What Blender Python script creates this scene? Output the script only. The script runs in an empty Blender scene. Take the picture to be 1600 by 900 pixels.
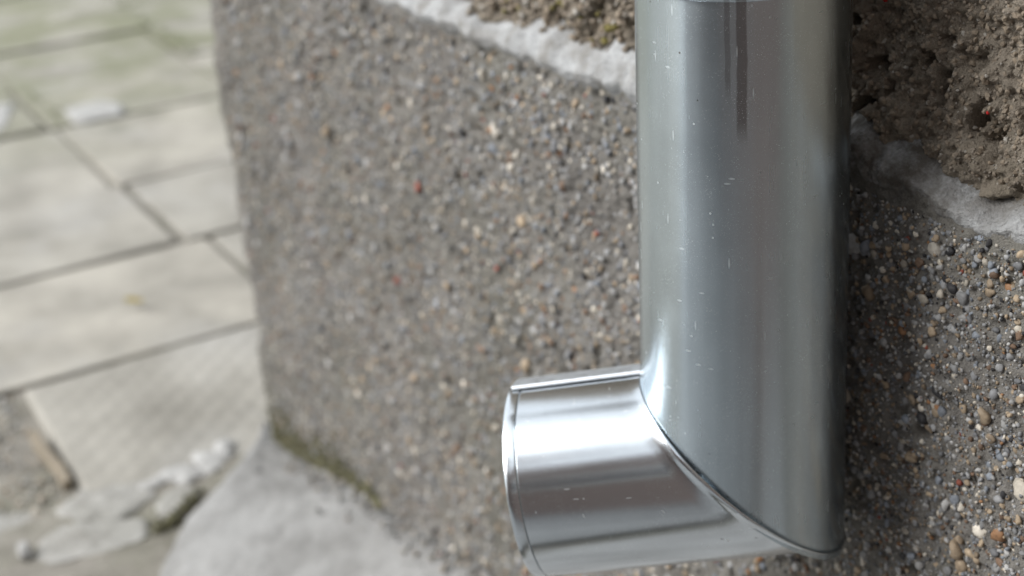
import bpy, bmesh, math, random
import numpy as np
from mathutils import Matrix, Vector

S = bpy.context.scene
# ------------------------------------------------------------------ camera
CAM = np.array([0.0, -0.469, 0.868])
RIGHT = np.array([0.50013066, 0.86343021, -0.06601213])
UP = np.array([-0.31821192, 0.25414636, 0.91331857])
FWD = np.array([-0.80536358, 0.43577277, -0.40186017])
cd = bpy.data.cameras.new('camera'); cam = bpy.data.objects.new('camera', cd)
S.collection.objects.link(cam); S.camera = cam
cam.matrix_world = Matrix([[RIGHT[i], UP[i], -FWD[i], CAM[i]] for i in range(3)] + [[0, 0, 0, 1]])
cd.lens = 50; cd.sensor_width = 36; cd.clip_start = 0.01; cd.clip_end = 1000
cd.dof.use_dof = True; cd.dof.focus_distance = 0.625; cd.dof.aperture_fstop = 6.3
cd.dof.aperture_blades = 7

# ------------------------------------------------------------------ sky, sun, exposure
SUN_TO = Vector((-0.40, -0.90, 0.76)).normalized()      # direction towards the sun
W = bpy.data.worlds.new('World'); S.world = W; W.use_nodes = True
nt = W.node_tree; nt.nodes.clear()
sky = nt.nodes.new('ShaderNodeTexSky'); sky.sky_type = 'NISHITA'; sky.sun_disc = False
sky.sun_elevation = math.asin(SUN_TO.z); sky.sun_rotation = math.atan2(SUN_TO.x, SUN_TO.y)
sky.air_density = 1.0; sky.dust_density = 4.0; sky.ozone_density = 1.0
hs = nt.nodes.new('ShaderNodeHueSaturation'); hs.inputs['Saturation'].default_value = 0.6
bg = nt.nodes.new('ShaderNodeBackground'); bg.inputs['Strength'].default_value = 0.08
wo = nt.nodes.new('ShaderNodeOutputWorld')
nt.links.new(sky.outputs[0], hs.inputs['Color']); cl = nt.nodes.new('ShaderNodeMix'); cl.data_type = 'RGBA'; cl.inputs[0].default_value = 0.72; cl.inputs[7].default_value = (13.0, 13.5, 14.0, 1)
nt.links.new(hs.outputs[0], cl.inputs[6]); nt.links.new(cl.outputs[2], bg.inputs['Color'])
nt.links.new(bg.outputs[0], wo.inputs['Surface'])
sl = bpy.data.lights.new('sun', 'SUN'); sl.energy = 3.0; sl.angle = math.radians(44); sl.color = (1.0, 0.98, 0.955)
so = bpy.data.objects.new('sun', sl); S.collection.objects.link(so)
so.rotation_euler = (-SUN_TO).to_track_quat('-Z', 'Y').to_euler()
S.view_settings.view_transform = 'Standard'; S.view_settings.look = 'None'
S.view_settings.gamma = 1.0; S.view_settings.use_curve_mapping = False
S.view_settings.exposure = 0.55

# ------------------------------------------------------------------ helpers
C = S.collection
rng = np.random.default_rng(11); random.seed(5)

def hsh(ix, iy, seed):
    a = (ix.astype(np.int64) * 374761393 + iy.astype(np.int64) * 668265263 + seed * 1442695041) & 0xffffffff
    a = ((a ^ (a >> 13)) * 1274126177) & 0xffffffff
    a = ((a ^ (a >> 16)) * 2246822519) & 0xffffffff
    return ((a ^ (a >> 15)) & 0xffffff) / float(0xffffff)

def vnoise(x, y, seed=0):
    ix = np.floor(x); iy = np.floor(y); fx = x - ix; fy = y - iy
    ux = fx * fx * (3 - 2 * fx); uy = fy * fy * (3 - 2 * fy)
    a = hsh(ix, iy, seed); b = hsh(ix + 1, iy, seed); c = hsh(ix, iy + 1, seed); d = hsh(ix + 1, iy + 1, seed)
    return (a + (b - a) * ux) * (1 - uy) + (c + (d - c) * ux) * uy        # 0..1

def fbm(x, y, size, octs=4, seed=0, gain=0.5):
    s = 0.0; amp = 1.0; tot = 0.0; f = 1.0 / size
    for o in range(octs):
        s = s + amp * (vnoise(x * f + 17.3 * o, y * f - 9.1 * o, seed + o) - 0.5); tot += amp
        amp *= gain; f *= 2.03
    return s / tot * 2                                                      # about -1..1

def worley(x, y, size, seed=0):
    X = x / size; Y = y / size; ix = np.floor(X); iy = np.floor(Y)
    f1 = np.full(X.shape, 9.0); cid = np.zeros(X.shape)
    for dx in (-1, 0, 1):
        for dy in (-1, 0, 1):
            cx = ix + dx; cy = iy + dy
            px = cx + hsh(cx, cy, seed); py = cy + hsh(cx, cy, seed + 7)
            d = np.hypot(X - px, Y - py); m = d < f1
            f1 = np.where(m, d, f1); cid = np.where(m, hsh(cx, cy, seed + 13), cid)
    return f1, cid

def smooth(a, b, x):
    t = np.clip((x - a) / (b - a), 0, 1); return t * t * (3 - 2 * t)

def mesh_np(name, verts, faces, smooth_shade=True, uv=None, col=None):
    """verts (N,3); faces (M,3|4)"""
    me = bpy.data.meshes.new(name); n = faces.shape[1]
    me.vertices.add(len(verts)); me.vertices.foreach_set('co', np.ascontiguousarray(verts, dtype=np.float32).ravel())
    me.loops.add(faces.size); me.loops.foreach_set('vertex_index', faces.astype(np.int32).ravel())
    me.polygons.add(len(faces)); me.polygons.foreach_set('loop_start', np.arange(0, faces.size, n, dtype=np.int32))
    me.polygons.foreach_set('use_smooth', np.full(len(faces), smooth_shade))
    if uv is not None:
        l = me.uv_layers.new(name='UVMap'); l.data.foreach_set('uv', uv[faces.ravel()].astype(np.float32).ravel())
    if col is not None:
        a = me.color_attributes.new('Col', 'FLOAT_COLOR', 'POINT')
        a.data.foreach_set('color', np.concatenate([col, np.ones((len(col), 1))], 1).astype(np.float32).ravel())
    me.update(calc_edges=True); me.validate()
    return me

def grid_faces(nu, nv, wrap_u=False):
    i = np.arange(nu if wrap_u else nu - 1)[:, None]; j = np.arange(nv - 1)[None, :]
    i2 = (i + 1) % nu
    return np.stack([i * nv + j, i2 * nv + j, i2 * nv + j + 1, i * nv + j + 1], -1).reshape(-1, 4)

def ob(name, me, mat=None, parent=None, label=None, cat=None, group=None, kind=None):
    o = bpy.data.objects.new(name, me); C.objects.link(o)
    if mat is not None and me is not None and not me.materials: me.materials.append(mat)
    if parent is not None: o.parent = parent
    for k, v in (('label', label), ('category', cat), ('group', group), ('kind', kind)):
        if v: o[k] = v
    return o

def bm_mesh(bm, name, smooth_shade=False):
    me = bpy.data.meshes.new(name); bm.to_mesh(me); bm.free()
    for p in me.polygons: p.use_smooth = smooth_shade
    return me

# ------------------------------------------------------------------ materials
class NT:
    def __init__(s, name):
        s.m = bpy.data.materials.new(name); s.m.use_nodes = True; s.t = s.m.node_tree
        s.b = s.t.nodes['Principled BSDF']; s.o = s.t.nodes['Material Output']
        s.tc = s.t.nodes.new('ShaderNodeTexCoord')
    def n(s, typ, **kw):
        d = s.t.nodes.new('ShaderNode' + typ)
        for k, v in kw.items():
            if k in d.inputs: s.put(d.inputs[k], v)
            else: setattr(d, k, v)
        return d
    def put(s, inp, v):
        if isinstance(v, bpy.types.NodeSocket): s.t.links.new(v, inp)
        else: inp.default_value = v
    def noise(s, scale, detail=4, rough=0.55, vec=None, out='Fac'):
        d = s.n('TexNoise'); d.inputs['Scale'].default_value = scale; d.inputs['Detail'].default_value = detail
        d.inputs['Roughness'].default_value = rough; s.put(d.inputs['Vector'], vec if vec is not None else s.pos())
        return d.outputs[out]
    def pos(s):
        if not hasattr(s, '_p'): s._p = s.n('NewGeometry')
        return s._p.outputs['Position']
    def ramp(s, fac, stops, interp='LINEAR'):
        d = s.n('ValToRGB'); s.put(d.inputs['Fac'], fac); r = d.color_ramp; r.interpolation = interp
        while len(r.elements) < len(stops): r.elements.new(0.5)
        for e, (p, c) in zip(r.elements, stops):
            e.position = p; e.color = (c, c, c, 1) if isinstance(c, (int, float)) else (*c, 1)
        return d.outputs['Color']
    def mix(s, fac, a, b, mode='MIX'):
        d = s.n('Mix', data_type='RGBA', blend_type=mode)
        s.put(d.inputs[0], fac)
        for i, v in ((6, a), (7, b)): s.put(d.inputs[i], (*v, 1) if isinstance(v, tuple) and len(v) == 3 else v)
        return d.outputs[2]
    def math(s, op, a, b=0.0, clamp=False):
        d = s.n('Math', operation=op, use_clamp=clamp); s.put(d.inputs[0], a); s.put(d.inputs[1], b); return d.outputs[0]
    def mapping(s, vec, scale=(1, 1, 1), rot=(0, 0, 0), loc=(0, 0, 0)):
        d = s.n('Mapping'); s.put(d.inputs['Vector'], vec); d.inputs['Scale'].default_value = scale
        d.inputs['Rotation'].default_value = rot; d.inputs['Location'].default_value = loc; return d.outputs[0]
    def bump(s, h, strength=0.3, dist=0.001):
        d = s.n('Bump'); d.inputs['Strength'].default_value = strength; d.inputs['Distance'].default_value = dist
        s.put(d.inputs['Height'], h); s.put(s.b.inputs['Normal'], d.outputs[0]); return d
    def set(s, **kw):
        for k, v in kw.items():
            k = k.replace('_', ' ')
            s.put(s.b.inputs[k], (*v, 1) if isinstance(v, tuple) and len(v) == 3 else v)
        return s.m

def m_concrete(name, a, b, fine=700, blotch=14, moss=0.0, bump=0.35, spec=0.25, mosscol=(0.10, 0.115, 0.05), mscale=6):
    t = NT(name); a, b, mosscol = (tuple(x * 0.72 for x in q) for q in (a, b, mosscol))
    c = t.mix(t.ramp(t.noise(blotch, 5), [(0.3, 0.0), (0.72, 1.0)]), a, b)
    sp = t.noise(fine, 3, 0.7)
    c = t.mix(0.55, c, t.ramp(sp, [(0.30, 0.45), (0.5, 1.0), (0.75, 1.35)]), 'MULTIPLY')
    if moss:
        f = t.math('MULTIPLY', t.ramp(t.noise(mscale, 6, 0.65), [(0.44, 0.0), (0.64, 1.0)]), moss)
        c = t.mix(f, c, mosscol)
    t.bump(sp, bump, 0.002)
    return t.set(Base_Color=c, Roughness=0.88, Specular_IOR_Level=spec)

M = {}
M['matrix'] = m_concrete('aggregate_concrete', (0.335, 0.32, 0.295), (0.21, 0.20, 0.186), 900, 14, 0.2, 0.9)
M['rough'] = m_concrete('roughcast_render', (0.44, 0.385, 0.315), (0.27, 0.23, 0.185), 800, 16, 0.18, 1.0, mosscol=(0.16, 0.15, 0.07))
M['mortar'] = m_concrete('white_mortar', (0.60, 0.62, 0.635), (0.42, 0.43, 0.435), 420, 45, 0.85, 1.0, mosscol=(0.235, 0.22, 0.195), mscale=30)
# darker blotches on the mortar beside the pipe
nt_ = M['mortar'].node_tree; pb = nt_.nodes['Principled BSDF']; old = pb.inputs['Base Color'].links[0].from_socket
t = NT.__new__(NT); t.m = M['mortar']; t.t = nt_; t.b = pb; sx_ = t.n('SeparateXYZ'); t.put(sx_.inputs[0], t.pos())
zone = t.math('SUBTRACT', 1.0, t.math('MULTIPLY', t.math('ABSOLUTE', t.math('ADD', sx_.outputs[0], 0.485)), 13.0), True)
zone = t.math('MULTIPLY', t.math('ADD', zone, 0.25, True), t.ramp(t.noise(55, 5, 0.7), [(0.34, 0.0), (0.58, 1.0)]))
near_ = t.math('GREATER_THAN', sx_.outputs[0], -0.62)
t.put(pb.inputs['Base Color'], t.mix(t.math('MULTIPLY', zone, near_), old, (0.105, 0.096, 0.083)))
M['apron'] = m_concrete('smooth_cement', (0.40, 0.402, 0.397), (0.235, 0.233, 0.225), 500, 13, 0.0, 0.3)
M['patch'] = m_concrete('rough_cement', (0.52, 0.515, 0.49), (0.33, 0.32, 0.295), 420, 26, 0.10, 0.5)
M['pale'] = m_concrete('pale_mortar', (0.58, 0.58, 0.57), (0.38, 0.375, 0.36), 500, 50, 0.0, 0.5)
M['dirt'] = m_concrete('gritty_soil', (0.37, 0.35, 0.31), (0.24, 0.225, 0.195), 260, 20, 0.35, 0.8)
M['yard'] = m_concrete('yard_concrete', (0.42, 0.43, 0.435), (0.31, 0.32, 0.325), 300, 3, 0.12, 0.3)
M['core'] = m_concrete('old_render', (0.30, 0.27, 0.22), (0.22, 0.20, 0.165), 500, 6, 0.1, 0.5)

def m_slab():
    t = NT('slab_concrete')
    oi = t.n('ObjectInfo')
    c = t.mix(oi.outputs['Random'], (0.360, 0.342, 0.302), (0.302, 0.292, 0.263))
    c = t.mix(t.ramp(t.noise(7, 5, 0.6), [(0.36, 0.0), (0.72, 1.0)]), c, (0.19, 0.182, 0.16))
    c = t.mix(t.ramp(t.noise(3.1, 4, 0.6, t.mapping(t.pos(), loc=(3, 1, 0))), [(0.5, 0.0), (0.75, 0.7)]), c, (0.360, 0.354, 0.338))
    sp = t.noise(350, 3, 0.7)
    c = t.mix(0.4, c, t.ramp(sp, [(0.3, 0.6), (0.5, 1.0), (0.75, 1.25)]), 'MULTIPLY')
    # moss grown over the farther slabs
    sx = t.n('SeparateXYZ'); t.put(sx.inputs[0], t.pos())
    zone = t.math('MULTIPLY', t.math('SUBTRACT', -2.7, sx.outputs[0]), 1.1, True)
    f = t.math('MULTIPLY', t.ramp(t.noise(4.5, 6, 0.62), [(0.36, 0.0), (0.56, 1.0)]), zone)
    c = t.mix(t.math('MULTIPLY', f, 0.75), c, (0.144, 0.151, 0.090))
    t.bump(sp, 0.4, 0.001)
    return t.set(Base_Color=c, Roughness=0.9, Specular_IOR_Level=0.2)
M['slab'] = m_slab()

def m_stone_attr():
    t = NT('aggregate_stone'); a = t.n('Attribute', attribute_name='Col')
    c = t.mix(0.5, a.outputs['Color'], t.ramp(t.noise(650, 3, 0.6), [(0.3, 0.6), (0.7, 1.3)]), 'MULTIPLY')
    return t.set(Base_Color=c, Roughness=0.72, Specular_IOR_Level=0.35)
M['agg'] = m_stone_attr()

def m_stone_obj():
    t = NT('pebble_stone'); a = t.n('ObjectInfo')
    n = t.noise(420, 4, 0.65)
    c = t.mix(0.6, a.outputs['Color'], t.ramp(n, [(0.3, 0.55), (0.7, 1.35)]), 'MULTIPLY')
    t.bump(n, 0.25, 0.0008)
    return t.set(Base_Color=c, Roughness=0.62, Specular_IOR_Level=0.4)
M['pebble'] = m_stone_obj()

def m_moss():
    t = NT('moss'); c = t.ramp(t.noise(120, 4), [(0.3, (0.05, 0.046, 0.028)), (0.7, (0.13, 0.125, 0.065))])
    return t.set(Base_Color=c, Roughness=0.95)
M['moss'] = m_moss()

def m_metal(name, base, rough, aniso, dark_strips=None):
    t = NT(name)
    uvn = t.n('UVMap'); uvn.uv_map = 'UVMap'; uv = uvn.outputs[0]      # u along the tube in metres, v round it in metres
    tg = t.n('Tangent'); tg.direction_type = 'UV_MAP'; tg.uv_map = 'UVMap'
    brush = t.noise(1.0, 3, 0.6, t.mapping(uv, (5200, 60, 1)))          # fine rings from rolling
    streak = t.noise(1.0, 4, 0.6, t.mapping(uv, (5, 260, 1)))           # long run-off streaks
    blot = t.noise(28, 5, 0.6)
    dust = t.noise(2600, 2, 0.5)
    dz = t.noise(60, 3, 0.6)
    specks = t.ramp(t.math('ADD', dust, t.math('MULTIPLY', dz, 0.18)), [(0.80, 0.0), (0.84, 1.0)])
    # dust specks and short scuffs, each in a random cell
    def cells(scale, size, share, rot=0.0):
        vo = t.n('TexVoronoi', feature='F1'); vo.inputs['Scale'].default_value = 1.0; t.put(vo.inputs['Vector'], t.mapping(uv, (*scale, 1), (0, 0, rot)))
        sp_ = t.n('SeparateColor'); t.put(sp_.inputs[0], vo.outputs['Color'])
        return t.math('MULTIPLY', t.ramp(vo.outputs['Distance'], [(size * 0.5, 1.0), (size, 0.0)]), t.math('LESS_THAN', sp_.outputs[0], share))
    spot = t.math('MULTIPLY', cells((190, 190), 0.10, 0.26), 0.5)
    dark = cells((150, 150), 0.09, 0.10)
    scr = t.math('MULTIPLY', cells((70, 620), 0.20, 0.05, 0.06), 0.33)
    scr = t.math('MAXIMUM', scr, t.math('MULTIPLY', cells((420, 120), 0.20, 0.04, 0.5), 0.3))
    specks = t.math('MAXIMUM', specks, t.math('MAXIMUM', spot, scr))
    c = t.mix(t.ramp(streak, [(0.35, 0.0), (0.7, 1.0)]), base, tuple(x * 0.94 for x in base))
    c = t.mix(0.35, c, t.ramp(blot, [(0.3, 0.82), (0.7, 1.08)]), 'MULTIPLY')
    if dark_strips is not None:                                                # dark vertical strips below the joint
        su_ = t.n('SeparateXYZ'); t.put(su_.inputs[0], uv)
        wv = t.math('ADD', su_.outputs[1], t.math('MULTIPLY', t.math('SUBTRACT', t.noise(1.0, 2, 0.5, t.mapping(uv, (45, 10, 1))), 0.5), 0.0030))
        for v0, hw, u1, k in dark_strips:
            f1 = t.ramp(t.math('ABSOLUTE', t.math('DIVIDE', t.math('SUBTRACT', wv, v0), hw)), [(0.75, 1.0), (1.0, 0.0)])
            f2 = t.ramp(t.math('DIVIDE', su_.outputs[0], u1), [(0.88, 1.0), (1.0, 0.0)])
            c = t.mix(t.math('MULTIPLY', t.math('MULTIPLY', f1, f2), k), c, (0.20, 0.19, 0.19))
    c = t.mix(dark, c, (0.12, 0.10, 0.08))
    c = t.mix(specks, c, (0.62, 0.63, 0.62))
    r = t.math('ADD', rough - 0.06, t.math('MULTIPLY', t.math('ADD', t.math('MULTIPLY', streak, 0.5), t.math('MULTIPLY', blot, 0.5)), 0.14))
    r = t.math('ADD', r, t.math('MULTIPLY', specks, 0.4), True)
    h = t.math('ADD', t.math('MULTIPLY', brush, 0.3), t.math('MULTIPLY', blot, 0.6))
    t.bump(h, 0.05, 0.0012)
    t.put(t.b.inputs['Tangent'], tg.outputs[0])
    return t.set(Base_Color=c, Metallic=t.math('SUBTRACT', 1.0, specks), Roughness=r, Anisotropic=aniso)
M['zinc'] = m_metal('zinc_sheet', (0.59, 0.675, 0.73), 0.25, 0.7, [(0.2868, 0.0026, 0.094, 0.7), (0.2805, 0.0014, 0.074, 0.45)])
M['zinc_bright'] = m_metal('bright_zinc_sheet', (0.73, 0.785, 0.83), 0.19, 0.55)
t = NT('seam_zinc'); M['zinc_seam'] = t.set(Base_Color=(0.66, 0.70, 0.74), Metallic=1.0, Roughness=t.ramp(t.noise(300, 4), [(0.3, 0.42), (0.7, 0.6)]))

# ------------------------------------------------------------------ ground, yard
def sheet(name, x0, x1, y0, y1, z, mat, n=2, amp=0.0, size=0.3):
    u = np.linspace(x0, x1, n); v = np.linspace(y0, y1, n); X, Y = np.meshgrid(u, v, indexing='ij')
    Z = np.full(X.shape, z) + amp * fbm(X, Y, size, 4, 3)
    return ob(name, mesh_np(name, np.stack([X, Y, Z], -1).reshape(-1, 3), grid_faces(n, n)), mat, kind='structure')
ground = sheet('ground', -300, 300, -300, 300, -0.06, M['dirt'])
yard = sheet('yard', -1.30, 26, -12, -0.46, -0.006, M['yard'], 40, 0.004, 0.8)
soil = sheet('path_bedding', -5.4, -0.9, -1.9, 2.4, -0.0145, M['dirt'], 340, 0.008, 0.12)
co = np.empty(len(soil.data.vertices) * 3, np.float32); soil.data.vertices.foreach_get('co', co); co = co.reshape(-1, 3)
co[:, 2] += 0.0145 * smooth(-1.56, -1.50, co[:, 0]); soil.data.vertices.foreach_set('co', co.ravel()); soil.data.update()

# paving slabs, each a piece of the pavement
def slab_mesh(w, d, th, bev, seed, studs=False):
    if studs:
        n = 110; u = np.linspace(-w / 2, w / 2, n); v = np.linspace(-d / 2, d / 2, n)
        X, Y = np.meshgrid(u, v, indexing='ij')
        p = 0.0212
        s = np.clip(1.5 * np.sin(X / p * math.pi) * np.sin(Y / p * math.pi) + 0.1, 0, 1)
        e = np.minimum(w / 2 - np.abs(X), d / 2 - np.abs(Y))
        Z = -0.0011 + 0.0011 * s * (0.6 + 0.8 * vnoise(X / 0.05, Y / 0.05, 8)) * smooth(0.004, 0.02, e) - 0.004 * (1 - smooth(0, 0.006, e)) + 0.0005 * fbm(X, Y, 0.02, 3, seed)
        V = np.stack([X, Y, Z], -1).reshape(-1, 3)
        F = grid_faces(n, n)
        ring = np.concatenate([np.arange(n) * n, (n - 1) * n + np.arange(1, n), (np.arange(n - 2, -1, -1)) * n + n - 1, np.arange(n - 2, 0, -1)])
        low = V[ring].copy(); low[:, 2] = -th; k = len(V); m = len(ring); V = np.concatenate([V, low])
        i = np.arange(m); S2 = np.stack([ring[i], k + i, k + (i + 1) % m, ring[(i + 1) % m]], -1)
        return mesh_np('paving_slab', V, np.concatenate([F, S2]))
    bm = bmesh.new(); r = random.Random(seed)
    bmesh.ops.create_cube(bm, size=1.0, matrix=Matrix.Diagonal((w, d, th, 1)))
    bmesh.ops.translate(bm, vec=(0, 0, -th / 2), verts=bm.verts)
    for v in bm.verts: v.co.x += r.uniform(-.003, .003); v.co.y += r.uniform(-.003, .003)
    bmesh.ops.bevel(bm, geom=[e for e in bm.edges], offset=bev, segments=2, affect='EDGES', profile=0.6)
    return bm_mesh(bm, 'paving_slab')
pavement = ob('pavement', None, kind='structure'); pavement.location = (-1.9, 0.14, 0)
XL = [-1.497, -1.885, -2.277, -2.645, -3.14, -3.56, -3.95, -4.34, -4.73, -5.12]
YL = [-1.80, -1.41, -1.02, -0.63, -0.237, 0.142, 0.58, 0.97, 1.36, 1.75]
plain = [slab_mesh(0.384, 0.384, 0.04, 0.004, k) for k in range(4)]
k = 0
for i in range(len(XL) - 1):
    for j in range(len(YL) - 1):
        x0, x1 = XL[i + 1], XL[i]; dy = (0, 0.028, -0.012, -0.024, -0.042, -0.03, 0.0, 0.04, 0.01)[i]; yl = [y + dy - (0.075 if i == 1 and abs(y + 0.237) < 0.01 else 0) for y in YL]; y0, y1 = yl[j], yl[j + 1]
        if i == 0 and y1 < -0.2: continue                                # bare soil strip beside the studded slab
        if i == 0 and y0 > 0.1: pass
        w, d = x1 - x0 - 0.012, y1 - y0 - 0.012
        r = random.Random(100 + k); k += 1
        if i == 0 and abs(y0 + 0.237) < 0.01:
            o = ob('paving_slab', slab_mesh(w - 0.016, d, 0.04, 0.004, 3, True), M['slab'], pavement); x0 += 0.018
            o['label'] = 'paving slab with a studded anti-slip surface'
            sc = (1, 1, 1); rz = 0
        else:
            o = ob('paving_slab', plain[k % 4], M['slab'], pavement)
            sc = (w / 0.384, d / 0.384, 1); rz = r.uniform(-.014, .014)
        o.matrix_parent_inverse = Matrix.Translation(-pavement.location)
        o.location = ((x0 + x1) / 2 + r.uniform(-.006, .006), (y0 + y1) / 2 + r.uniform(-.006, .006), r.uniform(-.006, .003))
        o.rotation_euler = (r.uniform(-.008, .008), r.uniform(-.008, .008), rz); o.scale = sc

# ------------------------------------------------------------------ the wall surface: s runs along the wall from the corner, then round it
XC = -1.528; RC = 0.012
def wall_pt(s, z, h, setback=0.0):
    """point h proud of the wall face at run s, height z; setback moves the face inwards"""
    a = np.clip(-s / RC, 0, math.pi / 2)                                 # turn angle round the corner
    bx = np.where(s >= 0, s, np.where(s > -RC * math.pi / 2, -RC * np.sin(a), -RC))
    by = np.where(s >= 0, 0.0, np.where(s > -RC * math.pi / 2, RC * (1 - np.cos(a)), RC + (-s - RC * math.pi / 2)))
    nx = -np.sin(a); ny = -np.cos(a); q = h - setback
    return np.stack([XC + RC + bx + nx * q, by + ny * q, z], -1)
def cols(a=-0.26):
    return np.concatenate([np.arange(a, -0.03, 0.02), np.arange(-0.03, 0.75, 0.0022), np.arange(0.75, 1.19, 0.0010), np.arange(1.19, 2.6, 0.012), np.arange(2.6, 9, 0.2)])

# mortar band: a sloping flaunching that dives under both neighbours so its outline is ragged
def band_edges(s):
    zb = 0.6245 + 0.008 * fbm(s, s * 0, 0.12, 2, 51) + 0.006 * fbm(s, s * 0, 0.03, 3, 52)
    zt = 0.6405 + 0.007 * fbm(s, s * 0 + 3, 0.10, 2, 53) + 0.011 * fbm(s, s * 0 + 3, 0.03, 3, 54)
    zt = zt + 0.010 * np.exp(-((s - 1.01) / 0.03) ** 2) - 0.006 * smooth(0.35, 0.15, s) - 0.011 * smooth(1.05, 1.10, s)
    return zb, zt
def h_plinth(s, z):
    h = 0.0035 * fbm(s, z, 0.09, 3, 21) + 0.0022 * fbm(s, z, 0.02, 3, 22) + 0.0034 * fbm(s, z, 0.0055, 4, 23, 0.65)
    pit = np.maximum(0, fbm(s, z, 0.012, 2, 24) - 0.42) * 0.014
    h = h - pit
    h = h - 0.03 * smooth(0.0, 0.02, z - band_edges(s)[0] - 0.001)
    h = h - smooth(0.025, -0.015, s) * np.maximum(0, fbm(s * 0, z, 0.05, 3, 29)) * 0.006
    return h

house = ob('house_wall', None, label='rough rendered house wall on a pebbly concrete plinth behind the downpipe', cat='wall')
house.location = (XC, 0.2, 0)
def sub(o):                                                               # keep world placement below the empty
    o.matrix_parent_inverse = Matrix.Translation(-house.location); return o

sc_ = cols(); zr = np.concatenate([np.arange(-0.06, 0.36, 0.0032), np.arange(0.36, 0.645, 0.0013)])
Sg, Zg = np.meshgrid(sc_, zr, indexing='ij'); Hg = h_plinth(Sg, Zg)
plinth = sub(ob('plinth', mesh_np('plinth', wall_pt(Sg, Zg, Hg).reshape(-1, 3), grid_faces(len(sc_), len(zr))), M['matrix'], house))
plinth['label'] = 'grey concrete plinth full of small exposed pebbles'

def h_rough(s, z):
    f1, _ = worley(s + 0.002 * fbm(s, z, 0.006, 2, 41), z + 0.002 * fbm(s, z, 0.006, 2, 42), 0.0085, 31)
    f2, _ = worley(s, z, 0.0042, 33)
    big = fbm(s, z, 0.05, 3, 34)
    body = 0.0090 * fbm(s, z, 0.015, 5, 36, 0.62) + 0.0032 * (1 - np.minimum(f1, 1)) * (0.5 + vnoise(s / 0.02, z / 0.02, 35)) + 0.0020 * (1 - f2) + 0.0026 * fbm(s, z, 0.004, 3, 38, 0.7)
    pit = 0.036 * np.maximum(0, fbm(s, z, 0.010, 3, 39) - 0.18)
    return 0.004 * big + body - pit
zr2 = np.concatenate([np.arange(0.622, 0.80, 0.0011), np.arange(0.80, 1.0, 0.01), np.arange(1.0, 2.81, 0.1)])
Sg, Zg = np.meshgrid(sc_, zr2, indexing='ij'); Hr = h_rough(Sg, Zg)
SETB = 0.011
rough = sub(ob('roughcast_render', mesh_np('roughcast_render', wall_pt(Sg, Zg, Hr, SETB).reshape(-1, 3), grid_faces(len(sc_), len(zr2))), M['rough'], house))
rough['label'] = 'coarse brownish roughcast render above the mortar band'

zr3 = np.arange(0.590, 0.690, 0.0011)
Sg, Zg = np.meshgrid(sc_, zr3, indexing='ij')
zb, zt = band_edges(Sg)
mid = (zb + zt) / 2; half = (zt - zb) / 2
tt = (Zg - zb) / (zt - zb)
e = np.minimum(Zg - zb, zt - Zg)
face = np.where(Zg < zb, 0.0, -SETB * 0.55 * np.clip(tt, 0, 1.6))
Hm = face + 0.0012 + np.clip(e, -0.02, 0.006) * 0.9 + 0.0042 * fbm(Sg, Zg, 0.022, 4, 55) + (0.0010 + 0.0010 * smooth(0.9, 1.0, Sg)) * fbm(Sg, Zg, 0.005, 4, 56, 0.55)
Hm -= 0.003 * np.maximum(0, 1 - np.abs(fbm(Sg, Zg * 0.6, 0.035, 3, 57)) / 0.035) * smooth(0.9, 1.05, Sg) * smooth(1.12, 1.05, Sg)   # cracks near the pipe
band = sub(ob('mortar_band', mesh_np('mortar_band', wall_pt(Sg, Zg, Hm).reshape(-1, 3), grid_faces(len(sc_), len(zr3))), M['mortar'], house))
band['label'] = 'uneven whitish mortar band between plinth and render'
# solid masonry behind the skins
bm = bmesh.new(); bmesh.ops.create_cube(bm, size=1.0, matrix=Matrix.Translation((3.02, 1.54, 1.40)) @ Matrix.Diagonal((8.98, 3.0, 2.80, 1)))
sub(ob('masonry', bm_mesh(bm, 'masonry'), M['core'], house))

# the wing of the house that closes the yard on the near side (out of frame, mirrored in the spout); plus an added sky-blocking wall and overhang
def box(name, x0, x1, y0, y1, z0, z1, mat, parent=None):
    b_ = bmesh.new(); bmesh.ops.create_cube(b_, size=1.0, matrix=Matrix.Translation(((x0 + x1) / 2, (y0 + y1) / 2, (z0 + z1) / 2)) @ Matrix.Diagonal((x1 - x0, y1 - y0, z1 - z0, 1)))
    return sub(ob(name, bm_mesh(b_, name), mat, parent))
t = NT('wing_brick'); br = t.n('TexBrick'); t.put(br.inputs['Vector'], t.mapping(t.pos(), (1, 1, 1), (0, math.radians(90), math.radians(90))))
br.inputs['Scale'].default_value = 4.2; br.inputs['Color1'].default_value = (0.215, 0.15, 0.13, 1); br.inputs['Color2'].default_value = (0.175, 0.13, 0.115, 1)
br.inputs['Mortar'].default_value = (0.25, 0.23, 0.21, 1); M['brick'] = t.set(Base_Color=br.outputs[0], Roughness=0.9)
t = NT('window_glass'); M['glass'] = t.set(Base_Color=(0.05, 0.06, 0.07), Roughness=0.05)
t = NT('window_paint'); M['paint'] = t.set(Base_Color=(0.55, 0.55, 0.53), Roughness=0.5)
box('unseen_wall', 0.60, 0.90, -4.2, 0.03, -0.06, 2.3, M['brick'], house)
wn = box('window', 0.575, 0.62, -1.95, -0.75, 0.95, 1.45, M['paint'], house); wn_g = box('pane', 0.568, 0.59, -1.88, -0.82, 1.02, 1.38, M['glass'], wn); wn_g.matrix_parent_inverse = Matrix.Identity(4)
box('unseen_wall', -0.75, 0.59, -3.2, -2.9, -0.06, 3.8, M['brick'], house)  # added wall across the yard, unseen, cuts the frontal sky light
box('added_eaves', -1.75, 0.595, -0.42, 0.5, 2.80, 2.90, M['core'], house)  # added unseen overhang, depth set to limit light from overhead

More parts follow.
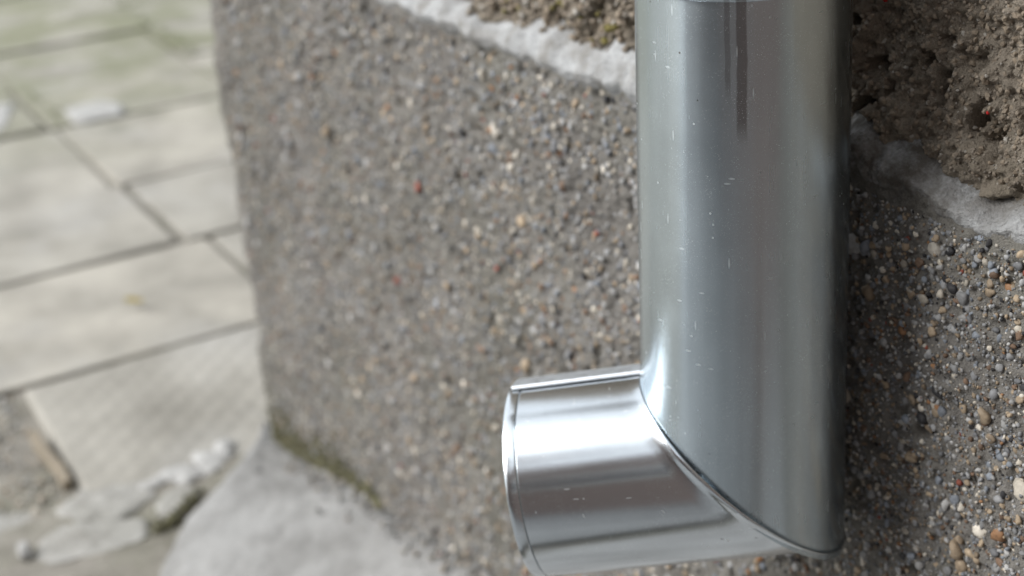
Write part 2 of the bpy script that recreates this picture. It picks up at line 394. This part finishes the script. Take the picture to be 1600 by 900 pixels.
# ------------------------------------------------------------------ pebbles in the plinth
def ico(sub_):
    b = bmesh.new(); bmesh.ops.create_icosphere(b, subdivisions=sub_, radius=1.0)
    v = np.array([x.co[:] for x in b.verts]); b.verts.index_update()
    f = np.array([[q.index for q in p.verts] for p in b.faces]); b.free(); return v, f
ICO = {k: ico(k) for k in (1, 2, 3)}          # 20, 80, 320 triangles
def lump(v, seed, amt=0.22):
    r = np.random.default_rng(seed); d = np.ones(len(v))
    for _ in range(5):
        ax = r.normal(size=3); ax /= np.linalg.norm(ax); d += amt * 0.6 * r.uniform(-1, 1) * (v @ ax)
    for _ in range(9):                                                  # worn flats
        ax = r.normal(size=3); ax /= np.linalg.norm(ax); k = v @ ax; lim = r.uniform(0.58, 0.86)
        d = np.where(k > lim, d * lim / k, d)
    return v * d[:, None]
PAL = np.array([(0.30, 0.305, 0.31), (0.38, 0.38, 0.375), (0.20, 0.205, 0.215), (0.36, 0.285, 0.20), (0.30, 0.235, 0.165),
                (0.60, 0.56, 0.49), (0.19, 0.125, 0.085), (0.30, 0.165, 0.085), (0.035, 0.035, 0.038), (0.25, 0.075, 0.05), (0.235, 0.26, 0.295), (0.50, 0.46, 0.39)])
PW = np.array([20, 17, 14, 11, 9, 6, 7, 2.2, 5, 0.6, 9, 8]); PW = PW / PW.sum(); PAL = PAL * 0.74
def rot_batch(n, r):
    q = r.normal(size=(n, 4)); q /= np.linalg.norm(q, axis=1)[:, None]; w, x, y, z = q.T
    return np.stack([1 - 2 * (y * y + z * z), 2 * (x * y - z * w), 2 * (x * z + y * w), 2 * (x * y + z * w), 1 - 2 * (x * x + z * z), 2 * (y * z - x * w),
                     2 * (x * z - y * w), 2 * (y * z + x * w), 1 - 2 * (x * x + y * y)], -1).reshape(n, 3, 3)
def frame_wall(n, r, spin=None):
    """rotation that lays the pebble's local z along the wall normal (0,-1,0), spun at random and tipped a little"""
    a = r.uniform(0, 2 * math.pi, n); c, s = np.cos(a), np.sin(a); z = np.zeros(n); o = np.ones(n)
    B = np.stack([c, -s, z, z, z, -o, s, c, z], -1).reshape(n, 3, 3)     # columns: u, v, normal
    return B
def batch(kv, pos, Rm, scale, col, seed, variants=6):
    V0, F0 = ICO[kv]; shapes = np.stack([lump(V0, seed + i) for i in range(variants)]); n = len(pos)
    r = np.random.default_rng(seed); which = r.integers(0, variants, n)
    L = shapes[which] * scale[:, None, :]
    P = np.einsum('nij,nkj->nki', Rm, L) + pos[:, None, :]
    F = F0[None] + (np.arange(n) * len(V0))[:, None, None]
    return P.reshape(-1, 3), F.reshape(-1, 3), np.repeat(col, len(V0), 0)

def project(P):
    q = P - CAM; z = q @ FWD; return 800 + 2222 * (q @ RIGHT) / z, 450 - 2222 * (q @ UP) / z, z
def scatter(n, s0, s1, z0, z1, r0, r1, power, seed):
    r = np.random.default_rng(seed); s = r.uniform(s0, s1, n); z = r.uniform(z0, z1, n)
    rad = r0 + (r1 - r0) * r.uniform(0, 1, n) ** power
    return s, z, rad
cls = [scatter(900, 0.03, 1.30, 0.02, 0.615, 0.0030, 0.0062, 2.2, 1),        # big stones
       scatter(12500, 0.02, 1.30, 0.0, 0.618, 0.0016, 0.0031, 1.2, 2),         # middling
       scatter(19000, 0.88, 1.22, 0.36, 0.618, 0.0005, 0.0017, 2.0, 3),        # grit near the camera
       scatter(9000, 0.02, 0.85, 0.0, 0.618, 0.0010, 0.0019, 1.0, 4)]         # grit farther off
s = np.concatenate([c[0] for c in cls]); z = np.concatenate([c[1] for c in cls]); rad = np.concatenate([c[2] for c in cls])
# a few of the stones that stand out in the photograph: (X on the wall, height, radius, colour index)
extra = [(-0.385, 0.500, 0.0068, 11), (-0.436, 0.591, 0.0036, 8), (-0.431, 0.588, 0.0036, 8), (-0.452, 0.594, 0.0035, 6), (-0.445, 0.512, 0.0042, 8),
         (-0.408, 0.530, 0.0050, 3), (-0.437, 0.530, 0.0038, 8), (-0.490, 0.590, 0.0042, 10), (-0.488, 0.566, 0.0055, 4), (-0.462, 0.553, 0.0034, 7), (-1.080, 0.37, 0.006, 9), (-0.395, 0.47, 0.0045, 7)]
es = np.array([a[0] - XC - RC for a in extra]); ez = np.array([a[1] for a in extra]); er = np.array([a[2] for a in extra])
n = len(s); r = np.random.default_rng(77)
ci = r.choice(len(PAL), n, p=PW); 
s = np.concatenate([s, es]); z = np.concatenate([z, ez]); rad = np.concatenate([rad, er]); ci = np.concatenate([ci, [a[3] for a in extra]])
n = len(s); col = PAL[ci] * r.uniform(0.8, 1.5, (n, 1))
dusty = np.clip((1.0 - s) / 0.9, 0, 1)[:, None] * 0.12
col = col * (1 - dusty) + np.array([0.16, 0.152, 0.14]) * dusty
H0 = h_plinth(s, z)
aspect = np.stack([r.uniform(0.85, 1.35, n), r.uniform(0.75, 1.05, n), r.uniform(0.55, 0.9, n)], -1)
scale = rad[:, None] * aspect
pos = wall_pt(s, z, H0 + rad * aspect[:, 2] * np.where(rad < 0.0018, r.uniform(-0.1, 0.5, n), r.uniform(-0.4, 0.3, n)))
Rm = frame_wall(n, r)
px, py, pz = project(pos); size = rad / pz * 2222
pipe_zone = (px > 985) & (px < 1340)
spout_zone = (px > 780) & (px < 1330) & (py > 590)
inframe = (px > 5) & (px < 1595) & (py > 5) & (py < 895) & ~pipe_zone & ~spout_zone
score = np.where(inframe, size, 0.0); score[-len(extra):] *= 50
top = np.argsort(-score)[:300]; is_top = np.zeros(n, bool); is_top[top] = True
peb_me = []
for k in range(10):
    V0, F0 = ICO[2]; me = mesh_np('pebble', lump(V0, 500 + k, 0.26), F0); me.materials.append(M['pebble']); peb_me.append(me)
for q, i in enumerate(top):
    o = bpy.data.objects.new('pebble', peb_me[q % 10]); C.objects.link(o); o.parent = plinth
    o.matrix_parent_inverse = Matrix.Translation(-house.location) @ Matrix.Identity(4)
    o.matrix_parent_inverse = Matrix.Identity(4)
    m3 = Matrix([[Rm[i, a, b] * scale[i, b] for b in range(3)] + [pos[i, a]] for a in range(3)] + [[0, 0, 0, 1]])
    o.matrix_basis = m3; o.color = (*col[i], 1)
parts = []
big = ~is_top & ((rad > 0.0016) & (s > 0.6) | (rad > 0.0028)); sm = ~is_top & ~big
for sel, kv, sd in ((big, 2, 900), (sm, 1, 950)):
    parts.append(batch(kv, pos[sel], Rm[sel], scale[sel], col[sel], sd))
off = 0; Vs, Fs, Cs = [], [], []
for v, f, c in parts: Vs.append(v); Fs.append(f + off); Cs.append(c); off += len(v)
ob('aggregate', mesh_np('aggregate', np.concatenate(Vs), np.concatenate(Fs), True, col=np.concatenate(Cs)), M['agg'], plinth, kind='stuff')

# crumbly grains of the roughcast
def grains(n_, s0, s1, z0, z1, r0, r1, seed):
    s_, z_, r_ = scatter(n_, s0, s1, z0, z1, r0, r1, 1.3, seed); rr = np.random.default_rng(seed)
    p_ = wall_pt(s_, z_, h_rough(s_, z_) + r_ * rr.uniform(-0.5, 0.5, n_), SETB)
    base = np.array([0.40, 0.345, 0.28])[None] * rr.uniform(0.7, 1.25, (n_, 1)); warm = rr.uniform(-0.02, 0.02, (n_, 1))
    c_ = base + warm * np.array([1.0, 0.1, -0.8]); pick = rr.uniform(0, 1, n_)
    c_[(pick > 0.93) & (s_ < 0.9)] = (0.22, 0.19, 0.06); c_[(pick > 0.86) & (pick < 0.93)] = (0.5, 0.47, 0.42); c_[pick < 0.003] = (0.60, 0.02, 0.02); c_ *= 0.74
    sc = r_[:, None] * np.stack([rr.uniform(0.8, 1.3, n_), rr.uniform(0.7, 1.1, n_), rr.uniform(0.7, 1.2, n_)], -1)
    return batch(1, p_, rot_batch(n_, rr), sc, c_, seed)
gp = [grains(12500, 0.93, 1.30, 0.640, 0.80, 0.0006, 0.0020, 61), grains(5500, 0.25, 0.93, 0.640, 0.80, 0.0018, 0.0042, 62)]
off = 0; Vs, Fs, Cs = [], [], []
for v, f, c in gp: Vs.append(v); Fs.append(f + off); Cs.append(c); off += len(v)
ob('render_grains', mesh_np('render_grains', np.concatenate(Vs), np.concatenate(Fs), False, col=np.concatenate(Cs)), M['agg'], rough, kind='stuff')

# ------------------------------------------------------------------ the downpipe
KS = 1.024                                                                # pipe scale
AX = CAM[:2] + KS * (np.array([-0.50243, -0.06933]) - CAM[:2]); ZE = CAM[2] + KS * (0.4875 - CAM[2]); R0 = 0.0500 * KS
az, el = math.radians(230.6), math.radians(-8.96); LEN = 0.1142 * KS
D = np.array([math.cos(az) * math.cos(el), math.sin(az) * math.cos(el), math.sin(el)])
E0 = np.array([AX[0], AX[1], ZE])
Zv = np.array([0, 0, 1.0])
# mitre plane through E0 contains the bisector; its normal is (pipe direction down + spout direction)
MN = (-Zv + D); MN /= np.linalg.norm(MN)
N = 128; th = np.linspace(0, 2 * math.pi, N, endpoint=False)
downpipe = ob('downpipe', None, label='galvanised metal rainwater downpipe with a mitred outlet spout beside the wall', cat='downpipe')
downpipe.location = (AX[0], AX[1], 0.0)
def dsub(o): o.matrix_parent_inverse = Matrix.Translation(-Vector(downpipe.location)); return o
pu = np.array([1.0, 0, 0]); pv = np.array([0, 1.0, 0])
def ring_pipe(r, z=None, off=0.0):
    """ring of the vertical pipe: at height z, or cut by the mitre plane (moved off metres along the pipe)"""
    base = E0[None] + r * (np.cos(th)[:, None] * pu + np.sin(th)[:, None] * pv)
    if z is not None: base[:, 2] = z
    else:
        t_ = ((E0 - base) @ MN) / (Zv @ MN); base = base + t_[:, None] * Zv; base[:, 2] += off
    return base
def tube(rings, mat, name, parent, uvals=None):
    V = np.stack(rings, 1); n_, m = V.shape[:2]
    V = np.concatenate([V, V[:1]], 0)                                    # seam duplicate for the uv
    ax = np.cumsum(np.concatenate([[0], np.linalg.norm(np.diff(V.mean(0), axis=0), axis=1)]))
    U = np.stack([np.broadcast_to(ax, (n_ + 1, m)), np.broadcast_to((np.arange(n_ + 1) / n_ * 2 * math.pi * R0)[:, None], (n_ + 1, m))], -1)
    me = mesh_np(name, V.reshape(-1, 3), grid_faces(n_ + 1, m), True, uv=U.reshape(-1, 2))
    return dsub(ob(name, me, mat, parent))
ZJ = CAM[2] + KS * (0.7332 - CAM[2])                                                                # joint under the upper length
def wob(z, a=0.00021): return a * np.sin(th * 3 + z * 5) + a * np.sin(th * 7 - z * 3 + 1) + 0.35 * a * np.sin(th * 17 + z * 4 + 2) + 0.12 * a * np.sin(th * 37 + 3)
def rp(z): return R0 * (0.965 + 0.071 * np.clip((ZJ - z) / 0.26, 0, 1))
zs = np.linspace(ZJ + 0.03, ZE + 0.062, 26)
rings = [ring_pipe(rp(z) * np.ones(N)[:, None] + wob(z)[:, None], z) for z in zs]
mit = ring_pipe(rp(0.48), None)
for f in np.linspace(0.12, 1, 12): rings.append(rings[25] * (1 - f) + mit * f)
rings.append(ring_pipe(rp(0.48) - 0.0004, None, -0.006))
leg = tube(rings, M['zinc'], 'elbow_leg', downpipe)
# upper length: slips over the elbow, with a rolled lower edge
ro = R0 * 0.966 + 0.0012
rings = [ring_pipe(ro - 0.0012, ZJ + 0.003), ring_pipe(ro - 0.0006, ZJ), ring_pipe(ro + 0.0003, ZJ + 0.0003), ring_pipe(ro + 0.0004, ZJ + 0.0018), ring_pipe(ro, ZJ + 0.003)]
rings += [ring_pipe(ro, z) for z in np.linspace(ZJ + 0.01, 2.7, 30)]
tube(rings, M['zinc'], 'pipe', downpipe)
# spout
su = np.cross(D, Zv); su /= np.linalg.norm(su); sv = np.cross(su, D)      # su horizontal, sv up
# which side of su faces the camera?
if su @ (CAM - E0) < 0: su = -su
def ring_spout(r, l=None, off=0.0):
    rr = np.broadcast_to(np.asarray(r, float), (N,))[:, None]
    base = E0[None] + rr * (np.cos(th)[:, None] * su + np.sin(th)[:, None] * sv)
    if l is not None: return base + D * l
    t_ = ((E0 - base) @ MN) / (D @ MN); return base + (t_ + off)[:, None] * D
RS = R0 * 1.036
m0 = ring_spout(RS, None)
ctr = E0[None]
lift = np.sin(th)                                                         # +1 inside of the bend, -1 at the heel
LW = (0.12 + 0.88 * smooth(0.97, 0.45, lift) * (0.35 + 0.65 * smooth(-1.0, -0.75, lift)) * (0.15 + 0.85 * smooth(-0.35, 0.35, np.cos(th))))[:, None]
def grow(ring, k, shift=0.0):
    o_ = ring - ctr; d_ = o_ / np.linalg.norm(o_, axis=1)[:, None]; return ring + d_ * k * LW + D * shift * LW
near = ring_spout(RS, None, 0.0075)
endr = ring_spout(RS, LEN - 0.0075)
rings = [grow(m0, 0.0010, 0.0035), grow(m0, 0.0016, -0.0004), grow(m0, 0.0024, -0.0006), grow(m0, 0.0027, 0.0006), grow(m0, 0.0022, 0.0026), ring_spout(RS + 0.0006 * LW[:, 0], None, 0.0048), near]
# body from the mitre to the rim: keep the short inside of the bend from folding over itself
for f in np.linspace(0.08, 1, 16):
    b = near * (1 - f) + endr * f; rings.append(b + 0.0)
rings += [ring_spout(RS, LEN - 0.0072), ring_spout(RS - 0.0010, LEN - 0.00712)]
spout = tube(rings, M['zinc_bright'], 'spout', downpipe)
spout['label'] = 'short shiny outlet spout angled away from the wall'
# rim: a separate turned-over band
rings = [ring_spout(RS - 0.0010, LEN - 0.00668), ring_spout(RS, LEN - 0.0066), ring_spout(RS + 0.0001, LEN - 0.0061), ring_spout(RS + 0.0002, LEN - 0.003), ring_spout(RS + 0.0001, LEN - 0.0005),
         ring_spout(RS - 0.0004, LEN), ring_spout(RS - 0.0012, LEN - 0.0004), ring_spout(RS - 0.0016, LEN - 0.004), ring_spout(RS - 0.0016, 0.02)]
rim = tube(rings, M['zinc_bright'], 'rim', spout); rim.matrix_parent_inverse = Matrix.Identity(4)
# lapped seam lying along the top of the spout
toc = CAM - (E0 + D * 0.06); toc = toc - D * (toc @ D); toc /= np.linalg.norm(toc)
a0 = math.atan2(toc @ sv, toc @ su)                                       # angle that faces the camera
def lap(a1, a2, r_in, r_out, l0, l1, name):
    A = np.linspace(a1, a2, 14); prof = []
    def P(a, r_, l): return E0 + r_ * (math.cos(a) * su + math.sin(a) * sv) + D * l
    rows = []
    for l in np.linspace(l0, l1, 12):
        row = [P(A[0], r_in, l), P(A[0], (r_in + r_out) / 2, l), P(A[0] + 0.006, r_out, l), P(A[0] + 0.02, r_out + 0.0006, l)] + [P(a, r_out, l) for a in A[1:-1]] + [P(A[-1] - 0.01, r_out, l), P(A[-1], r_in, l)]
        rows.append(row)
    V = np.array(rows); m = V.shape[1]
    vv = V.reshape(-1, 3); ff = grid_faces(V.shape[0], m)
    me = mesh_np(name, vv, ff, False)
    # caps
    b = bmesh.new(); b.from_mesh(me); b.verts.ensure_lookup_table()
    b.faces.new([b.verts[i] for i in range(m)]); b.faces.new([b.verts[(V.shape[0] - 1) * m + i] for i in range(m)])
    bmesh.ops.recalc_face_normals(b, faces=b.faces); b.to_mesh(me); b.free()
    return me
seam = ob('lap_seam', lap(a0 + math.radians(62), a0 + math.radians(120), RS + 0.0006, RS + 0.0017, 0.0345, LEN - 0.002, 'lap_seam'), M['zinc_seam'], spout)

# ------------------------------------------------------------------ cement apron against the foot of the wall
xs = np.concatenate([np.arange(-1.56, -0.9, 0.006), np.arange(-0.9, 0.6, 0.03)]); vs = np.linspace(0, 1, 70)
wx = [-1.56, -1.53, -1.50, -1.446, -1.397, -1.324, -1.15, -0.95, -0.6, 0.6]; ww = [0.012, 0.03, 0.062, 0.112, 0.180, 0.232, 0.30, 0.34, 0.36, 0.36]
hx = [-1.56, -1.52, -1.46, -1.40, -1.28, -1.21, -1.116, -1.03, -0.94, -0.6, 0.6]; hh = [-0.024, -0.024, -0.012, 0.004, 0.040, 0.054, 0.071, 0.092, 0.114, 0.15, 0.15]
X, T = np.meshgrid(xs, vs, indexing='ij')
Wd = np.interp(X, wx, ww) * (1 + 0.07 * fbm(X, X * 0, 0.06, 3, 71)); Hw = np.interp(X, hx, hh)
Y = 0.012 - T * Wd
prof = (1 - T) ** 0.85 * Hw + 0.020 * (1 - T ** 6)
Z = prof - 0.026 * smooth(0.90, 1.0, T) * 1.0 + 0.004 * fbm(X, Y, 0.08, 3, 72) + 0.0022 * fbm(X, Y, 0.014, 4, 73) - 0.012 * np.maximum(0, fbm(X, Y, 0.025, 3, 74) - 0.45)
ob('cement_apron', mesh_np('cement_apron', np.stack([X, Y, Z], -1).reshape(-1, 3), grid_faces(len(xs), len(vs))), M['apron'], kind='structure')

# ------------------------------------------------------------------ broken cement, rubble, small things
def chunk(name, pts, z0, z1, mat, seed, label, cat, group=None, dome=0.002, jag=0.006):
    r = random.Random(seed); P = [Vector((x, y)) for x, y in pts]; out = []
    for i in range(len(P)):
        a, b = P[i], P[(i + 1) % len(P)]; L = (b - a).length; k = max(2, int(L / 0.012)); nrm = Vector((b.y - a.y, a.x - b.x)).normalized()
        for q in range(k): out.append(a.lerp(b, q / k) + nrm * r.uniform(-jag, jag) * (1 if q else 0.4))
    c = sum(out, Vector((0, 0))) / len(out); m = len(out); V = []; levels = [(1.0, z0), (1.0, z1 - 0.004), (0.985, z1 - 0.001), (0.93, z1), (0.75, z1 + dome * 0.3), (0.5, z1 + dome * 0.7), (0.25, z1 + dome)]
    for k, (f, zz) in enumerate(levels):
        for p in out:
            w = c + (p - c) * f; V.append((w.x - c.x, w.y - c.y, zz + (r.uniform(-.0022, .0022) if k > 1 else 0)))
    V.append((0, 0, z1 + dome)); F = []
    for k in range(len(levels) - 1):
        for i in range(m): F.append((k * m + i, k * m + (i + 1) % m, (k + 1) * m + (i + 1) % m, (k + 1) * m + i))
    for i in range(m): F.append(((len(levels) - 1) * m + i, (len(levels) - 1) * m + (i + 1) % m, len(V) - 1))
    me = bpy.data.meshes.new(name); me.from_pydata(V, [], F); me.update()
    for p in me.polygons: p.use_smooth = True
    o = ob(name, me, mat, None, label, cat, group); o.location = (c.x, c.y, 0); return o
G1 = 'broken cement patches at the wall corner'
chunk('cement_patch', [(-1.545, -0.237), (-1.515, -0.16), (-1.475, -0.165), (-1.455, -0.205), (-1.475, -0.262), (-1.52, -0.27)], -0.03, 0.002, M['patch'], 1, 'cracked cement patch just below the edge of the studded slab', 'cement patch', G1)
chunk('cement_patch', [(-1.485, -0.275), (-1.462, -0.215), (-1.43, -0.187), (-1.40, -0.197), (-1.39, -0.26), (-1.41, -0.31), (-1.46, -0.305)], -0.03, 0.001, M['patch'], 2, 'rounded cement patch beside the white pebble at the lower left', 'cement patch', G1)
chunk('cement_patch', [(-1.47, -0.155), (-1.485, -0.125), (-1.455, -0.115), (-1.415, -0.165), (-1.43, -0.178), (-1.455, -0.172)], -0.03, 0.004, M['patch'], 3, 'small mossy cement patch squeezed between the other patches and the apron', 'cement patch', G1)
chunk('cement_patch', [(-1.42, -0.32), (-1.395, -0.275), (-1.385, -0.205), (-1.33, -0.235), (-1.25, -0.30), (-1.25, -0.5), (-1.40, -0.5)], -0.03, -0.004, M['patch'], 4, 'grey cement patch at the bottom edge next to the smooth apron', 'cement patch', G1)
chunk('cement_patch', [(-1.60, -0.40), (-1.55, -0.285), (-1.49, -0.285), (-1.44, -0.33), (-1.42, -0.5), (-1.6, -0.5)], -0.03, -0.008, M['patch'], 5, 'rough brownish cement patch in the lower left corner', 'cement patch', G1, jag=0.01)
G2 = 'pale rubble lumps along the slab edge'
for q, (x, y, w, h, lb) in enumerate([(-1.522, -0.080, 0.030, 0.012, 'largest pale mortar lump of the rubble row beside the wall corner'), (-1.505, -0.106, 0.024, 0.010, 'pale mortar lump in the middle of the rubble row'),
        (-1.512, -0.130, 0.019, 0.008, 'small pale mortar lump touching the studded slab'), (-1.536, -0.052, 0.015, 0.010, 'pale mortar lump closest to the wall corner'),
        (-1.490, -0.128, 0.012, 0.009, 'small pale mortar lump beside the mossy cement patch'), (-1.500, -0.155, 0.013, 0.008, 'low pale mortar crumb at the far end of the rubble row')]):
    V0, F0 = ICO[3]; v = lump(V0, 700 + q, 0.45); v = v * (1 + 0.16 * fbm(v[:, 0] * 1.3 + v[:, 2], v[:, 1] * 1.3 - v[:, 2] * 0.7, 0.5, 3, 90 + q))[:, None] * np.array([w * 1.25, w, h * 0.6])
    o = ob('mortar_lump', mesh_np('mortar_lump', v, F0), M['pale'], None, lb, 'mortar lump', G2); o.location = (x, y, 0.001); o.rotation_euler = (0, 0, q * 0.9)
V0, F0 = ICO[3]
o = ob('white_pebble', mesh_np('white_pebble', lump(V0, 801, 0.2) * np.array([0.015, 0.011, 0.010]), F0), M['pale'], None, 'white pebble lying on cement near the lower left corner', 'pebble'); o.location = (-1.442, -0.322, 0.006)
# flat pale chips far back on the slabs
chunk('mortar_chip', [(-3.245, 0.165), (-3.27, 0.25), (-3.20, 0.285), (-3.12, 0.26), (-3.13, 0.165)], -0.01, 0.005, M['pale'], 9, 'flat white mortar chip on the mossy slabs farther back', 'mortar chip')
chunk('mortar_chip', [(-3.20, 0.02), (-3.40, 0.085), (-3.42, 0.0), (-3.2, -0.06)], -0.01, 0.005, M['pale'], 10, 'pale mortar chip at the left edge of the picture', 'mortar chip')
# wooden strip lying in the joint beside the studded slab
bm = bmesh.new(); bmesh.ops.create_cube(bm, size=1.0, matrix=Matrix.Diagonal((0.150, 0.013, 0.016, 1)))
bmesh.ops.subdivide_edges(bm, edges=[e_ for e_ in bm.edges if abs(e_.verts[0].co.x - e_.verts[1].co.x) > 0.1], cuts=9)
for v in bm.verts: v.co.y += 0.003 * math.sin(v.co.x * 40) + random.uniform(-.001, .001); v.co.z += random.uniform(-.001, .001)
bmesh.ops.bevel(bm, geom=bm.edges[:], offset=0.0012, segments=1, affect='EDGES')
t = NT('weathered_wood'); wd = t.mix(t.noise(1.0, 4, 0.6, t.mapping(t.pos(), (18, 300, 300))), (0.27, 0.235, 0.18), (0.17, 0.14, 0.10)); M['wood'] = t.set(Base_Color=wd, Roughness=0.85)
o = ob('wooden_strip', bm_mesh(bm, 'wooden_strip'), M['wood'], None, 'short weathered wooden strip wedged beside the studded slab', 'wood strip'); o.location = (-1.650, -0.2475, -0.004); o.rotation_euler = (0, 0.02, 0.03)
# fallen leaf
us = np.linspace(-1, 1, 15); vs_ = np.linspace(-1, 1, 7); U, Vv = np.meshgrid(us, vs_, indexing='ij')
Lw = 0.0075 * np.sqrt(np.clip(1 - U ** 2, 0, 1)) * (1 - 0.25 * U) + 0.0003
V = np.stack([0.017 * U, Vv * Lw, 0.004 + 0.003 * U ** 2 + 0.45 * np.abs(Vv) * Lw + 0.0008 * np.sin(U * 9 + Vv * 4)], -1).reshape(-1, 3)
me = mesh_np('fallen_leaf', V, grid_faces(15, 7))
t = NT('dry_leaf'); M['leaf'] = t.set(Base_Color=t.ramp(t.noise(160, 3), [(0.35, (0.30, 0.25, 0.05)), (0.65, (0.16, 0.11, 0.03))]), Roughness=0.7)
o = ob('fallen_leaf', me, M['leaf'], None, 'small yellow brown fallen leaf lying on a paving slab', 'leaf'); o.location = (-2.048, -0.022, 0.003); o.rotation_euler = (0, 0, 0.7)
sm_ = o.modifiers.new('thickness', 'SOLIDIFY'); sm_.thickness = 0.0005

# loose grit on the bare soil beside the slabs
r = np.random.default_rng(5); n_ = 2600
gx = r.uniform(-2.3, -1.36, n_); gy = r.uniform(-0.60, -0.252, n_); gr = 0.0015 + 0.005 * r.uniform(0, 1, n_) ** 3
gp_ = np.stack([gx, gy, -0.022 + gr * 0.4 + 0.012], -1)
gc = PAL[r.choice(len(PAL), n_, p=PW)] * 0.75 + 0.4 * np.array([0.40, 0.385, 0.35])
v, f, c = batch(1, gp_, rot_batch(n_, r), gr[:, None] * r.uniform(0.7, 1.3, (n_, 3)), gc, 40)
wg = r.uniform(-1.45, -0.6, 900); wd_ = r.exponential(0.009, 900); gr2 = 0.0012 + 0.0035 * r.uniform(0, 1, 900) ** 3      # grit washed against the wall foot
gz = np.interp(wg, hx, hh) * (1 - wd_ / np.interp(wg, wx, ww)).clip(0, 1) ** 0.85 + 0.020 + gr2 * 0.3
v2, f2_, c2 = batch(1, np.stack([wg, -0.004 - wd_, gz], -1), rot_batch(900, r), gr2[:, None] * r.uniform(0.7, 1.3, (900, 3)), PAL[r.choice(len(PAL), 900, p=PW)] * 0.5 + np.array([0.13, 0.128, 0.12]), 41)
f = np.concatenate([f, f2_ + len(v)]); v = np.concatenate([v, v2]); c = np.concatenate([c, c2])
ob('gravel', mesh_np('gravel', v, f, True, col=c), M['agg'], label='loose brown grit on bare soil beside the slabs and at the wall foot', kind='stuff')
# moss along the foot of the wall and in the joints
pts_ = []
def moss_line(pts, n_, wid, up=0.0):
    P = np.array(pts); seg = r.integers(0, len(P) - 1, n_); t_ = r.uniform(0, 1, n_)[:, None]
    q = P[seg] * (1 - t_) + P[seg + 1] * t_; q[:, :2] += r.normal(size=(n_, 2)) * wid; pts_.append(q)
ms = r.uniform(0.0, 0.34, 2600); mz = np.interp(ms + XC, [-1.56, -1.52, -1.46, -1.40, -1.28, -1.21], [0.0, 0.0, 0.010, 0.026, 0.062, 0.076]) + r.exponential(0.010, 2600) * np.interp(ms, [0, 0.2, 0.34], [1.6, 1.0, 0.2])
pts_.append(wall_pt(ms, mz, h_plinth(ms, mz) + 0.001))
moss_line([(-1.45, -0.120, 0.004), (-1.41, -0.160, 0.004), (-1.40, -0.185, 0.002)], 320, 0.005)
def moss_object(mat, label, seed):
    q = np.concatenate(pts_); n_ = len(q); rr = 0.001 + 0.0032 * r.uniform(0, 1, n_) ** 2
    q[:, 2] += r.uniform(-0.001, 0.004, n_)
    v, f, c = batch(1, q, rot_batch(n_, r), rr[:, None] * r.uniform(0.7, 1.3, (n_, 3)), np.zeros((n_, 3)), seed)
    ob('moss', mesh_np('moss', v, f, True), mat, label=label, kind='stuff'); pts_.clear()
moss_object(M['moss'], 'dark moss along the foot of the wall and by the cement patches', 44)
moss_line([(-3.14, 0.14, -0.004), (-3.56, 0.142, -0.004)], 160, 0.012)
moss_line([(-4.35, 0.58, 0.0), (-3.9, 0.58, 0.0), (-3.56, 0.585, 0.0)], 330, 0.02)
moss_line([(-4.34, 0.42, 0.0), (-4.34, 0.62, 0.0)], 90, 0.03)
t = NT('pale_moss'); M['moss_pale'] = t.set(Base_Color=t.ramp(t.noise(60, 4), [(0.3, (0.13, 0.145, 0.07)), (0.7, (0.24, 0.26, 0.14))]), Roughness=0.95)
moss_object(M['moss_pale'], 'pale green moss in the joints of the farther slabs', 45)
